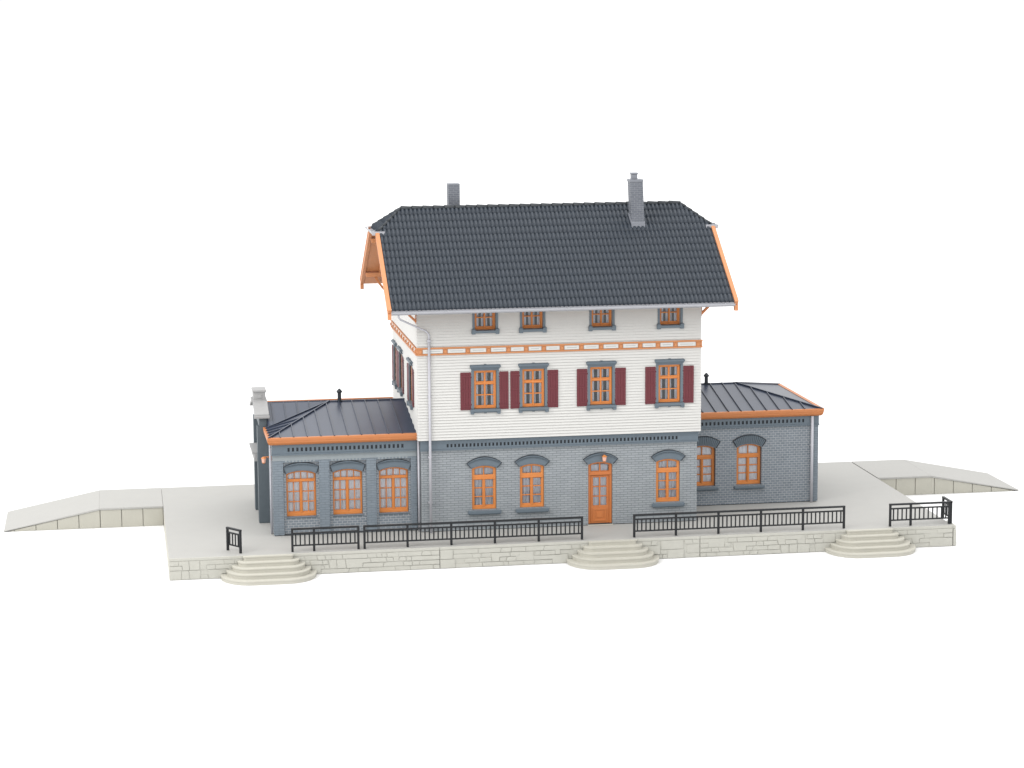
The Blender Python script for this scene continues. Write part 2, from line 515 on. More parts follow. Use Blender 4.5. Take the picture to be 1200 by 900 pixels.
for sgn, x0 in ((-1, XL), (1, XR)):
    es = Vector((-sgn*HIN, 0, ridge_z-HZ)).normalized(); en = Vector((sgn*es.z, 0, abs(es.x)))
    o0 = Vector((x0, ridge_y-HY, HZ)) - es*.1
    vs, fs = tile_sheet(2*HY, hl+.1, 14, 3, o0, Vector((0,1,0)), es, en)
    hx = hipL if sgn < 0 else hipR
    pls = []
    for yy in (-1, 1):
        d = Vector((x0-hx, yy*HY, 0)); n = Vector((d.y, -d.x, 0)).normalized()
        if n.y*yy < 0: n = -n
        pls.append((Vector((hx, ridge_y, 0)), n))
    roof.add(*clip(vs, fs, pls))
main_roof = part(roof, 'roof', M['tile'], 0, True)
# ridge and hip caps
rc = MB()
n = 26
for i in range(n):
    x0 = hipL + (hipR-hipL)*i/n; x1 = hipL + (hipR-hipL)*(i+1)/n + .05
    rc.tube([(x0, ridge_y, ridge_z+.035), (x1, ridge_y, ridge_z+.015)], [.10, .085], 12)
for hx, ex in ((hipL, XL), (hipR, XR)):
    for sy in (-1, 1):
        a = Vector((ex, ridge_y+sy*HY, HZ)); bb = Vector((hx, ridge_y, ridge_z))
        for i in range(5):
            p0 = a.lerp(bb, i/5) + Vector((0,0,.055)); p1 = a.lerp(bb, (i+1)/5 + .03) + Vector((0,0,.035))
            rc.tube([p0, p1], [.062, .052], 10)
part(rc, 'ridge_cap', M['ridge'], 0, True, parent=main_roof)
# soffit boarding under the tiles, with rafters showing in the overhangs
so = MB()
for sy in (-1, 1):
    e = Vector((0, ridge_y + sy*(ridge_y-eave_y-(.30 if sy < 0 else .06)), eave_z + (.128 if sy < 0 else -.02))); r_ = Vector((0, ridge_y, ridge_z - .05))
    hz_pt = Vector((0, ridge_y + sy*HY, HZ - .04))
    nrm = Vector((0, sy*es_f.z, es_f.y))*(-.1)
    for (xa, xb, p, q) in ((XL, XR, e, hz_pt), (hipL, hipR, hz_pt, r_)):
        P = [p, p, q, q]
        so.hexa([Vector((xa,0,0))+p+nrm, Vector((xb,0,0))+p+nrm, Vector((xb,0,0))+q+nrm, Vector((xa,0,0))+q+nrm,
                 Vector((xa,0,0))+p, Vector((xb,0,0))+p, Vector((xb,0,0))+q, Vector((xa,0,0))+q])
sof = part(so, 'soffit', M['wood'])
for sgn, x in ((-1, -.62), (1, W+.62)):
    for sy in (-1, 1):
        a = Vector((x, ridge_y + sy*(ridge_y-eave_y-.3), roof_z(ridge_y + (ridge_y-eave_y-.3)) - .22)); b_ = Vector((x, ridge_y + sy*HY, HZ - .22))
        rf = MB(); rf.beam(a, b_, .1, .12)
        part(rf, 'rafter', M['wood'], .006, parent=sof)
# purlins carried out to the bargeboards, with curved knee braces
for sgn, xw, xo in ((-1, -.102, XL-.02), (1, W+.102, XR+.02)):
    for y in (-.02, 2.45, 5.65, 8.12):
        z = roof_z(y) - .32
        pu = MB(); pu.box(min(xw, xo), max(xw, xo), y-.07, y+.07, z-.09, z+.09)
        part(pu, 'purlin', M['wood'], .008)
def brace(sgn, xw, y, drop=.85, out=.7):
    z = roof_z(y) - .43
    m = MB(); pts = []
    for i in range(7):
        t = i/6
        # slightly bowed strut from the wall foot to the purlin
        x = xw + sgn*out*(t + .10*sin(pi*t)); zz = z - drop*(1 - t) + .0 - .10*sin(pi*t)*0
        pts.append((x, y, zz))
    for p, q in zip(pts, pts[1:]): m.beam(p, q, .09, .11, (0,1,0))
    m.box(min(xw, xw+sgn*.06), max(xw, xw+sgn*.06), y-.05, y+.05, z-drop-.05, z)
    return m
for sgn, xw in ((-1, -.104), (1, W+.104)):
    for y in (-.02, 2.45, 5.65, 8.12):
        part(brace(sgn, xw, y), 'knee_brace', M['ochre'], .006)
# bargeboards
for sgn, x in ((-1, XL-.012), (1, XR+.012)):
    for sy in (-1, 1):
        m = MB()
        a = Vector((x + sgn*.07, ridge_y + sy*(ridge_y-eave_y+.02), eave_z - .03)); b_ = Vector((x + sgn*.07, ridge_y + sy*(HY+.10), HZ - .10))
        d = Vector((0, 0, -.03))
        m.beam(a + d, b_ + d, .14, .27)
        m.beam(a + Vector((sgn*.03,0,.075)), b_ + Vector((sgn*.03,0,.075)), .12, .07)
        # curled foot
        m.box(x + sgn*.07-.07, x + sgn*.07+.07, a.y - (.02 if sy < 0 else .14), a.y + (.14 if sy < 0 else .02), eave_z-.33, eave_z-.1)
        part(m, 'bargeboard', M['wood'], .01)
# gutters
def gutter(x0, x1, y, z, name='gutter'):
    m = MB(); n = 8; r = .105
    vs, fs = [], []
    for x in (x0, x1):
        for rr in (r, r-.02):
            for i in range(n+1):
                a = pi + pi*i/n
                vs.append((x, y + rr*cos(a), z + rr*sin(a)))
    k = n+1
    for i in range(n):
        fs += [(i, i+1, 2*k+i+1, 2*k+i), (k+i+1, k+i, 3*k+i, 3*k+i+1), (i+1, i, k+i, k+i+1), (2*k+i, 2*k+i+1, 3*k+i+1, 3*k+i)]
    fs += [(0, 2*k, 3*k, k), (n, k+n, 3*k+n, 2*k+n)]
    m.add(vs, fs)
    x = x0 + .6
    while x < x1:
        m.box(x-.02, x+.02, y-.1, y+.1, z-.005, z+.015); x += 1.55
    return m
part(gutter(XL, XR, eave_y-.10, eave_z-.03), 'gutter', M['gutter'])
m = MB(); m.box(XL, XR, eave_y-.0, eave_y+.05, eave_z-.16, eave_z+.02); part(m, 'eaves_board', M['gutter'])
part(gutter(XL, XR, 2*ridge_y-eave_y+.05, eave_z-.005), 'gutter', M['gutter'])
for sgn, ex in ((-1, XL), (1, XR)):
    m = gutter(ridge_y-HY-.16, ridge_y+HY+.16, 0, 0)
    m.v = [(ex + sgn*.17 + b*1.5, a, HZ - .0 + c*1.5) for a, b, c in m.v]
    xa, xb = sorted((ex + sgn*.30, ex - sgn*.20))
    m.box(xa, xb, ridge_y-HY-.20, ridge_y-HY-.10, HZ-.13, HZ+.01)
    part(m, 'gutter', M['gutter'])
# downpipe of the tower
m = MB()
m.tube([(-.93, -1.1, 8.80), (-.93, -1.08, 8.62), (-.85, -1.0, 8.52), (-.1, -.45, 8.12), (.22, -.22, 7.95), (.335, -.19, 7.8), (.335, -.19, 7.5)], .036, 10)
m.tube([(.335, -.19, 7.6), (.335, -.19, .012)], .052, 12)
m.tube([(.335, -.19, 7.62), (.335, -.19, 7.52)], .07, 12)
for z in (1.2, 3.0, 5.4, 6.9): m.box(.26, .41, -.2, -.06 if z > 3.6 else .0, z-.025, z+.025); 
part(m, 'downpipe', M['pipe'], 0, True)

# chimneys
def chimney(cx, cy, zb, zt_, w_, d_, tilt, pot):
    m = MB()
    m.box(cx-w_/2, cx+w_/2, cy-d_/2, cy+d_/2, zb, zt_-.02)
    lip = MB(); g_ = .018 if pot else .004
    lip.box(cx-w_/2-g_, cx+w_/2+g_, cy-d_/2-g_, cy+d_/2+g_, zt_-(.1 if pot else .04), zt_)
    top_ = lip; lip = MB()
    # sheet-metal apron following the slope
    yf, yb = cy-d_/2-.04, cy+d_/2+.02
    lip.hexa([(cx-w_/2-.025, yf, roof_z(yf)-.1), (cx+w_/2+.025, yf, roof_z(yf)-.1), (cx+w_/2+.025, yb, roof_z(yb)-.1), (cx-w_/2-.025, yb, roof_z(yb)-.1),
              (cx-w_/2-.02, yf+.02, roof_z(yf)+.24), (cx+w_/2+.02, yf+.02, roof_z(yf)+.24), (cx+w_/2+.02, yb, roof_z(yb)+.2), (cx-w_/2-.02, yb, roof_z(yb)+.2)])
    for q in (m, lip, top_):
        q.v = [(x - tilt*(z - zb), y, z) for x, y, z in q.v]
    o = part(m, 'chimney', M['chim'], .008); part(top_, 'chimney_lip', M['chim_lip'], .008, parent=o); part(lip, 'chimney_apron', M['chim_lip'], .008, parent=o)
    if pot:
        p = MB(); px = cx - .05 - tilt*(zt_-zb)
        p.box(px-.12, px+.12, cy-.12, cy+.12, zt_+.002, zt_+.2); p.box(px-.145, px+.145, cy-.145, cy+.145, zt_+.2, zt_+.26)
        part(p, 'chimney_pot', M['chim_lip'], .012, parent=o)
chimney(9.245, 3.08, 11.25, 13.40, .52, .5, .045, True)
chimney(2.06, 4.95, 11.4, 13.22, .46, .5, 0, False)

# ---- window prototypes and placing -----------------------------------------------
A = window_arched('window', .965, 1.63, .105, 2, 1, .1, (.50, 1.655, .10, .675, 1.83, .245, .05), (.655, -.185, -.03, .14), M['curtain'], border=.115)
def place(o, x, y, z, rot=0.0, parent=bld):
    c = copy_part(o, parent, Vector((x, y, z)) - ROOT, rot)
    return c
for x in win_g: place(A, x, 0, .82)

# rectangular upper windows
def window_rect(w, h, rows, top_light, hood, arch_w, folds, name='window', shut=None):
    hw = w/2; y = .07 if hood else .15
    f = MB(); holes = []
    b = .10; mid = .035
    z0 = .12
    if top_light:
        zt0, zt1 = top_light
        for a0, a1 in ((-hw+b, -mid), (mid, hw-b)):
            holes.append(rect(a0, a1, zt1, h-.1))
        ztop = zt0
    else: ztop = h - .1
    ph = (ztop - z0 - (rows-1)*.042)/rows
    for a0, a1 in ((-hw+b, -mid), (mid, hw-b)):
        for r in range(rows): holes.append(rect(a0, a1, z0 + r*(ph+.042), z0 + r*(ph+.042) + ph))
    f.fill(rect(-hw+.003, hw-.003, .003, h-.003), holes, y, y+.06)
    f.fill(rect(-hw+.004, hw-.004, .004, h-.004), [rect(-hw+.07, hw-.07, .06, h-.06)], y-.04, y+.001)
    f.box(-.022, .022, y-.025, y, .06, h-.06)
    if top_light: f.box(-hw+.04, hw-.04, y-.035, y, top_light[0]+.03, top_light[1]-.04)
    o = f.build(name, M['orange'], None, .008)
    g = MB(); g.box(-hw+.02, hw-.02, y+.03, y+.038, .02, h-.02); g.build('glass_pane', M['glass'], o)
    # net curtains drawn to the sides of each sash
    for a0, a1 in ((-hw+.07, -hw+.185), (-.12, -.04), (.04, .11), (hw-.19, hw-.07)):
        curtain_mesh(a0, a1, .03, h-.04, y+.08, 2, .012).build('curtain', M['curtain'], o)
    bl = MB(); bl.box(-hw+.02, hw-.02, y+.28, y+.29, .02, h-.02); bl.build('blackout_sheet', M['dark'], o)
    ar = MB(); aw = arch_w
    ar.box(-hw-aw, -hw, -.06, .05, 0, h); ar.box(hw, hw+aw, -.06, .05, 0, h)
    ar.box(-hw-aw, hw+aw, -.058, .05, h, h+.07)
    ar.build('architrave', M['trim'], o, .008)
    if hood:
        hd = MB(); hd.box(-hw-aw-.03, hw+aw+.03, -.10, -.0, h+.07, h+.13); hd.box(-hw-aw-.06, hw+aw+.06, -.15, -.0, h+.13, h+.20)
        hd.hexa([(-hw-aw-.06,-.15,h+.2),(hw+aw+.06,-.15,h+.2),(hw+aw+.06,0,h+.2),(-hw-aw-.06,0,h+.2),(-hw-aw-.04,-.1,h+.23),(hw+aw+.04,-.1,h+.23),(hw+aw+.04,0,h+.24),(-hw-aw-.04,0,h+.24)])
        hd.box(-.05,.05,-.12,-.0,h+.235,h+.255)
        hd.build('hood', M['trim'], o, .008)
    s = MB(); sw = hw + aw + (.05 if hood else .01)
    s.box(-sw, sw, -.15, .04, -.11, -.005)
    if hood:
        s.box(-sw+.02, sw-.02, -.09, .0, -.15, -.10)
        for q in (-1, 1): s.box(q*(sw-.07)-.07, q*(sw-.07)+.07, -.14, .0, -.2, -.10)
        s.box(-.05, .05, -.1, 0, -.175, -.11)
    else:
        for q in (-1, 1): s.box(q*(sw-.045)-.075, q*(sw-.045)+.075, -.145, .0, -.15, .05)
    s.build('sill', M['trim'], o, .012)
    if shut:
        for sgn, wd in ((-1, shut[0]), (1, shut[1])):
            sh = MB(); x0 = sgn*(hw + aw + .015); x1 = x0 + sgn*wd
            a0, a1 = min(x0, x1), max(x0, x1)
            zb, zt2 = -.035, h - .055
            n = 4
            for i in range(n):
                p0 = a0 + (a1-a0)*i/n + .004; p1 = a0 + (a1-a0)*(i+1)/n - .004
                sh.box(p0, p1, -.062, -.024, zb, zt2)
            sh.box(a0, a1, -.05, -.022, zb+.005, zt2-.005)
            for zz in (zb+.1, (zb+zt2)/2 - .02, zt2-.18): sh.box(a0+.015, a1-.015, -.072, -.05, zz, zz+.07)
            # turned a little on its hinges
            ang = random.uniform(.02, .07)*sgn*-1
            sh.v = [(x0 + (x-x0)*cos(ang) - (y_+.03)*sin(ang)*0, y_ - abs(x-x0)*sin(abs(ang)), z) for x, y_, z in sh.v]
            for zz in (zb+.18, zt2-.22): sh.box(x0-.02, x0+.02, -.07, .005, zz, zz+.05)
            sh.build('shutter', M['maroon'], o, .006)
    proto_done(o)
    return o
U1 = window_rect(.88, 1.50, 2, (.93, 1.06), True, .10, 2, shut=(.42, .36))
U2 = window_rect(.88, 1.50, 2, (.93, 1.06), True, .10, 2, shut=(.36, .42))
U3 = window_rect(.88, 1.50, 2, (.93, 1.06), True, .10, 2, shut=(.42, .42))
for o, x in zip((U1, U2, U3, U3), win_u): place(o, x, -.1, 4.84)
for y in side_y: place(U3, -.1, y, 4.84, -pi/2)
T = window_rect(.82, .92, 2, None, False, .09, 2)
for x in win_a: place(T, x, -.1, 7.92)

# ---- door ----------------------------------------------------------------------
m = MB(); hw = .48; h = 2.42
y = .1
holes = [under_arch(-.36, -.03, 2.15, hw, h, .105, .08), under_arch(.03, .36, 2.15, hw, h, .105, .08), rect(-.375, .375, .03, 1.965)]
m.fill(arch_shape(hw-.003, h-.002, .105), holes, y, y+.07)
m.fill(arch_shape(hw-.005, h-.004, .105), [rect(-.385, .385, .02, 1.99), under_arch(-.38, .38, 2.12, hw, h, .105, .07, 8)], y-.04, y+.001)
m.box(-.46, .46, y-.07, y-.03, 2.0, 2.05)
m.v = [(a + door_x, b, c + .012) for a, b, c in m.v]
door = part(m, 'door', M['door'], .008)
m = MB(); holes = []
for a0, a1 in ((-.27, -.03), (.03, .27)):
    for r in range(3): holes.append(rect(a0, a1, .76 + r*.39, .76 + r*.39 + .345))
m.fill(rect(-.37, .37, .03, 1.96), holes, y+.01, y+.055)
m.fill(rect(-.27, .27, .12, .64), [rect(-.2, .2, .19, .57)], y-.012, y+.012); m.box(-.13, .13, y-.008, y+.012, .26, .5)
m.box(.30, .34, y-.05, y+.012, .98, 1.02)
m.v = [(a + door_x, b, c + .012) for a, b, c in m.v]
part(m, 'door_leaf', M['door'], .007, parent=door)
m = MB(); m.fill(arch_shape(hw-.05, h-.05, .105), [], y+.035, y+.042); m.v = [(a + door_x, b, c + .03) for a, b, c in m.v]
part(m, 'glass_pane', M['glass'], parent=door)
m = curtain_mesh(-.33, .33, .7, 2.4, y+.09, 3, .012); m.v = [(a + door_x, b, c) for a, b, c in m.v]
part(m, 'curtain', M['curtain'], parent=door)
m = hood_mesh(.50, 2.45, .10, .675, 2.63, .245, .05, False)
m.v = [(a + door_x, b, c + .012) for a, b, c in m.v]
part(m, 'hood', M['trim'], .006, parent=door)
e_ = hood_edge(.50, 2.45, .10, .675, 2.63, .245, .05); e_.v = [(a + door_x, b, c + .012) for a, b, c in e_.v]
part(e_, 'hood_edge', M['trim_line'], parent=door)
m = MB(); m.box(door_x-.5, door_x+.5, -.12, .2, .004, .03); part(m, 'doorstep', M['step'], .006, parent=door)

# ---- wings ----------------------------------------------------------------------
def dent_row(x0, x1, pitch, wd, z0, z1):
    n = int((x1-x0)/pitch)+1
    return [rect(x0 + pitch*i, x0 + pitch*i + wd, z0, z1) for i in range(n)]

# left wing: three recessed panels between piers
LX, LY, LB = -5.73, .377, 8.1
pan = [(-5.33, -3.94), (-3.54, -2.10), (-1.72, -.36)]
lw = [(-4.635, .72), (-2.83, .72), (-1.025, .72)]
w = MB(); w.fill([(LX+.02,.03),(-.12,.03),(-.12,3.72),(LX+.02,3.72)], [arch_shape(.58, 1.70, .12, x, z) for x, z in lw], LY+.085, LY+.3)
part(w, 'brick_wall', M['brick_wing'])
w = MB(); w.fill([(LX,.03),(-.12,.03),(-.12,2.966),(LX,2.966)], [rect(a, b, .032, 2.90) for a, b in pan], LY, LY+.083)
bd = MB(); bd.box(LX, -.12, LY-.004, LY+.083, 2.968, 3.19); bd.box(LX-.008, -.115, LY-.018, LY+.08, 3.12, 3.188)
for a, b in pan:
    n = int((b-a-.1)/.135)
    for i in range(n):
        x = a + .08 + .135*i; bd.box(x, x+.07, LY-.002, LY+.083, 2.90, 2.97)
part(w, 'pilaster_wall', M['pier']); part(bd, 'band', M['band'])
w = MB(); w.box(LX, LX+.25, LY+.302, LB, .03, 3.72); w.box(LX+.252, -.12, LB-.25, LB, .03, 3.72)
part(w, 'brick_wall', M['brick_wing'])
f = MB(); f.fill(rect(LX-.03, -.12, 3.245, 3.60), dent_row(-5.15, -.60, .17, .085, 3.33, 3.48), LY-.06, LY-.001)
f.box(LX-.045, -.12, LY-.085, LY-.001, 3.19, 3.243)
fz = part(f, 'frieze', M['trim'])
f = MB(); f.box(-5.25, -.45, LY-.010, LY-.002, 3.31, 3.5); part(f, 'slot_shade', M['trim_line'], parent=fz)  # shade of the wing's slots, again painted as a dark strip
B = window_arched('window', 1.155, 1.70, .12, 4, 2, .19, (.59, 1.725, .118, .672, 1.97, .165, .05), None, M['curtain_pale'], border=.072, gb=.036, bottom=.18, tr=(1.35, 1.46), folds=9)
for x, z in lw: place(B, x, LY+.085, z)
m = MB()
for x, z in lw: m.box(x-.6, x+.6, LY+.05, LY+.3, z-.04, z-.002)
part(m, 'sill', M['trim'], .006)

# right wing
RX, RY, RB = 16.76, 2.718, 8.85
rw = [(11.93, .81), (13.87, .81)]
w = MB(); w.fill([(W+.002,.03),(RX,.03),(RX,3.72),(W+.002,3.72)], [arch_shape(.525, 1.56, .14, x, z) for x, z in rw], RY, RY+.3)
part(w, 'brick_wall', M['brick_wing'])
w = MB(); w.box(RX-.25, RX, RY+.302, RB, .03, 3.72); w.box(W+.01, RX-.252, RB-.25, RB, .03, 3.72)
part(w, 'brick_wall', M['brick_wing'])
f = MB(); f.fill(rect(W+.1, RX+.03, 3.265, 3.60), dent_row(W+.15, 16.22, .17, .085, 3.345, 3.485), RY-.06, RY-.001)
f.box(W+.1, RX+.05, RY-.085, RY-.001, 3.215, 3.263)
fz = part(f, 'frieze', M['trim'])
f = MB(); f.box(W+.12, 16.3, RY-.010, RY-.002, 3.33, 3.5); part(f, 'slot_shade', M['trim_line'], parent=fz)  # dark strip painting the slot shade on this wing
w = MB(); w.box(16.53, RX+.02, RY-.035, RY-.001, .03, 3.213); part(w, 'pilaster', M['pier'])
Cw = window_arched('window', 1.045, 1.56, .14, 2, 1, .2, (.53, 1.60, .135, .68, 1.845, .225, .05), (.64, -.15, -.03, .12), M['curtain_pale'], border=.12, bottom=.16, tr=(1.10, 1.27), voussoirs=True)
for x, z in rw: place(Cw, x, RY, z)

m = MB(); m.box(.02, W-.02, .02, D-.02, .004, .06); m.box(LX+.03, .018, LY+.03, LB-.02, .004, .06); m.box(W-.018, RX-.03, RY+.03, RB-.03, .004, .06)
part(m, 'base_shadow_line', M['dark'])  # dark inset slab, added to colour in the shadow line under the walls
# wing roofs: standing-seam sheets with hips
def quad_sheet(mb, pts, t=.05):
    p = [Vector(q) for q in pts]
    n = (p[1]-p[0]).cross(p[-1]-p[0]).normalized()
    if n.z < 0: n = -n
    k = len(p)
    mb.add(p + [q - n*t for q in p], [tuple(range(k)), tuple(range(2*k-1, k-1, -1))] + [(i, (i+1) % k, k+(i+1) % k, k+i) for i in range(k)])
    return n
def seam(mb, a, b, n, wd=.03, h=.055):
    a, b = Vector(a), Vector(b)
    mb.beam(a + n*h/2, b + n*h/2, wd, h, n)
EZ = 3.885
# left: eaves x -5.88, front .2, rear 8.3; ridge y 4.2 z 4.6 from x -3.17 to the tower
ex0, ey0, ey1, ry, rz, rx = -5.88, .20, 8.32, 4.15, 4.60, -3.17
r = MB()
nf = quad_sheet(r, [(ex0,ey0,EZ),(-.11,ey0,EZ),(-.11,ry,rz),(rx,ry,rz)])
nb = quad_sheet(r, [(-.11,ey1,EZ+.03),(ex0,ey1,EZ+.03),(rx,ry,rz),(-.11,ry,rz)])
nl = quad_sheet(r, [(ex0,ey1,EZ+.03),(ex0,ey0,EZ),(rx,ry,rz)])
x = -.70
while x > ex0 + .15:
    t = 1.0 if x > rx else (x-ex0)/(rx-ex0)
    seam(r, (x, ey0+.02, EZ+.004), (x, ey0 + (ry-ey0)*t, EZ + (rz-EZ)*t), nf)
    t = t*.98
    seam(r, (x, ey1-.02, EZ+.03), (x, ey1 + (ry-ey1)*t, EZ+.03 + (rz-EZ-.03)*t), nb)
    x -= .525
for y in (.75, 1.27, 1.79, 2.31):
    t = (y-ey0)/(ry-ey0)
    seam(r, (ex0+.02, y, EZ+.004), (ex0 + (rx-ex0)*t, y, EZ + (rz-EZ)*t), nl)
for c in ((ex0, ey0, EZ), (ex0, ey1, EZ+.03)): seam(r, c, (rx, ry, rz), Vector((0,0,1)), .05, .06)
seam(r, (rx, ry, rz), (-.12, ry, rz), Vector((0,0,1)), .06, .04)
# little cross roof running out to the portal parapet
gx, gy0, gy1 = -5.76, 2.35, 5.95
n1 = quad_sheet(r, [(gx,gy0,3.93),(rx,ry,rz+.015),(gx,ry,rz+.015)])
n2 = quad_sheet(r, [(gx,ry,rz+.015),(rx,ry,rz+.015),(gx,gy1,3.95)])
for i in range(5):
    x = gx + .25 + .5*i
    t = 1 - (x-gx)/(rx-gx)
    y0 = ry + (gy0-ry)*t; z0 = rz + .015 + (3.93-rz-.015)*t
    seam(r, (x, y0, z0), (x, ry-.02, rz+.012), n1, .025, .045)
seam(r, (gx, gy0, 3.935), (rx, ry, rz+.015), Vector((0,0,1)), .05, .05)
wr = part(r, 'wing_roof', M['zinc'])
def vent(x, y, z, h):
    v = MB(); v.tube([(x,y,z-.03),(x,y,z+h)], .075, 14); v.tube([(x,y,z+h),(x,y,z+h+.05),(x,y,z+h+.12),(x,y,z+h+.16)], [.11,.12,.06,.02], 14)
    v.tube([(x,y,z-.02),(x,y,z+.05)], .11, 14)
    return v
part(vent(-2.76, ry, rz, .36), 'roof_vent', M['trim_line'], 0, False)
# fascia: a rounded orange moulding round the eaves
def fascia_run(mb, p0, p1, out, top, ends=(0,0)):
    """profile swept from p0 to p1 (xy), out: outward xy unit"""
    prof = [(-.02,.0),(.045,0),(.055,-.02),(.055,-.05),(.05,-.11),(.035,-.15),(.04,-.165),(.03,-.20),(.0,-.25),(-.05,-.29),(-.09,-.30),(-.12,-.30),(-.12,-.0)]
    vs = []
    d = Vector((p1[0]-p0[0], p1[1]-p0[1])).normalized()
    for (p, e, s) in ((p0, ends[0], -1), (p1, ends[1], 1)):
        for a, z in prof:
            vs.append((p[0] + out[0]*a + d.x*s*e*a, p[1] + out[1]*a + d.y*s*e*a, top + z))
    n = len(prof)
    fs = [(i, (i+1) % n, n+(i+1) % n, n+i) for i in range(n)] + [tuple(range(n)), tuple(range(2*n-1, n-1, -1))]
    mb.add(vs, fs)
FT = 3.905
f = MB()
fascia_run(f, (ex0, ey0), (-.13, ey0), (0,-1), FT, (1,0))
part(f, 'fascia', M['ochre'], .004)
f = MB(); fascia_run(f, (ex0, 2.72), (ex0, ey0), (-1,0), FT, (0,1)); part(f, 'fascia', M['ochre'], .004)
f = MB(); fascia_run(f, (ex0, ey1), (ex0, 6.2), (-1,0), FT+.05, (1,0)); part(f, 'fascia', M['ochre'], .004)
f = MB(); fascia_run(f, (-.13, ey1), (ex0, ey1), (0,1), FT+.115, (0,1)); part(f, 'fascia', M['ochre'], .004)
# right roof
fx1, fy0, fy1, qy, qz, qx = 16.90, 2.54, 9.03, 5.78, 4.55, 14.08
r = MB()
nf = quad_sheet(r, [(W+.11,fy0,EZ),(fx1,fy0,EZ),(qx,qy,qz),(W+.11,qy,qz)])
nb = quad_sheet(r, [(fx1,fy1,EZ),(W+.11,fy1,EZ),(W+.11,qy,qz),(qx,qy,qz)])
nr = quad_sheet(r, [(fx1,fy0,EZ),(fx1,fy1,EZ),(qx,qy,qz)])
x = 11.35
while x < fx1 - .2:
    t = 1.0 if x < qx else (fx1-x)/(fx1-qx)
    seam(r, (x, fy0+.02, EZ+.004), (x, fy0 + (qy-fy0)*t, EZ + (qz-EZ)*t), nf)
    seam(r, (x, fy1-.02, EZ+.004), (x, fy1 + (qy-fy1)*t, EZ + (qz-EZ)*t), nb)
    x += .535
for c in ((fx1, fy0, EZ), (fx1, fy1, EZ)): seam(r, c, (qx, qy, qz), Vector((0,0,1)), .06, .06)
seam(r, (W+.12, qy, qz), (qx, qy, qz), Vector((0,0,1)), .06, .04)
part(r, 'wing_roof', M['zinc'])
part(vent(12.81, qy, qz, .32), 'roof_vent', M['trim_line'])
f = MB(); fascia_run(f, (W+.11, fy0), (fx1, fy0), (0,-1), FT, (0,1)); part(f, 'fascia', M['ochre'], .004)
f = MB(); fascia_run(f, (fx1, fy0), (fx1, fy1), (1,0), FT+.03, (1,1)); part(f, 'fascia', M['ochre'], .004)
f = MB(); fascia_run(f, (fx1, fy1), (W+.11, fy1), (0,1), FT, (1,0)); part(f, 'fascia', M['ochre'], .004)
# wing downpipes
m = MB(); m.tube([(-.075, .2, 3.58), (-.075, .2, .012)], .045, 10); part(m, 'downpipe', M['pipe'], 0, True)
m = MB(); m.tube([(16.49, RY-.12, 3.6), (16.49, RY-.12, .012)], .06, 10)
for z in (.9, 2.4): m.box(16.42, 16.56, RY-.13, RY, z-.02, z+.02)
part(m, 'downpipe', M['pipe'], 0, True)
m = MB(); m.tube([(LX-.06, .80, 3.62), (LX-.06, .80, .012)], .038, 10)
for z in (1.0, 2.6): m.box(LX-.09, LX, .77, .83, z-.02, z+.02)
part(m, 'downpipe', M['pipe'], 0, True)

# ---- portal on the end of the left wing ------------------------------------------------
px0, px1 = -6.15, LX - .002
m = MB()
m.box(px0, px1, 2.86, 3.32, .008, 3.9); part(m, 'portal_pilaster', M['portal'], .006)
m = MB(); m.box(px0, px1, 5.42, 5.88, .008, 3.9); part(m, 'portal_pilaster', M['portal'], .006)
pa = MB(); pa.fill([(-5.88,3.902),(-2.86,3.902),(-2.86,4.28),(-3.95,4.66),(-4.79,4.66),(-5.88,4.28)], [], 0, .30); face_left(pa, -6.07)
m2 = MB(); m2.box(px0+.16, px1, 3.322, 5.418, 2.55, 3.9); m2.add(pa.v, pa.f)
part(m2, 'portal_gable', M['portal'], .004)
m = MB()   # imposts and band
m.box(px0-.12, px0+.155, 3.325, 5.415, 2.42, 2.72); m.box(px0-.2, px0+.155, 3.325, 5.415, 2.72, 2.80)
part(m, 'portal_cornice', M['coping'], .01)
m = MB()
# kneelers, sloping copings and the block on top
for s, ya, yb in ((-1, 2.80, 3.95), (1, 5.94, 4.79)):
    m.hexa([(px0-.10, ya, 4.25), (px1+.06, ya, 4.25), (px1+.06, yb, 4.62), (px0-.10, yb, 4.62),
            (px0-.10, ya, 4.40), (px1+.06, ya, 4.40), (px1+.06, yb, 4.78), (px0-.10, yb, 4.78)])
    m.box(px0-.12, px1+.08, min(ya, ya+s*.08), max(ya, ya+s*.08), 4.24, 4.35)
m.box(px0-.06, px1+.0, 3.97, 4.77, 4.62, 5.12)
m.box(px0-.14, px1+.05, 3.90, 4.84, 4.70, 4.80)
m.box(px0-.10, px1+.03, 3.93, 4.81, 5.10, 5.19)
m.box(px0+.10, px1-.14, 3.945, 3.972, 4.86, 5.02)
part(m, 'coping', M['coping'], .015)
m = MB(); m.box(px0+.2, px0+.26, 3.5, 5.24, .012, 2.40); part(m, 'door', M['portal'], .01)

# wooden door panels are inside their mesh; remove the prototypes that were only copied
for o in PROTO:
    for ch in list(o.children): bpy.data.objects.remove(ch)
    bpy.data.objects.remove(o)

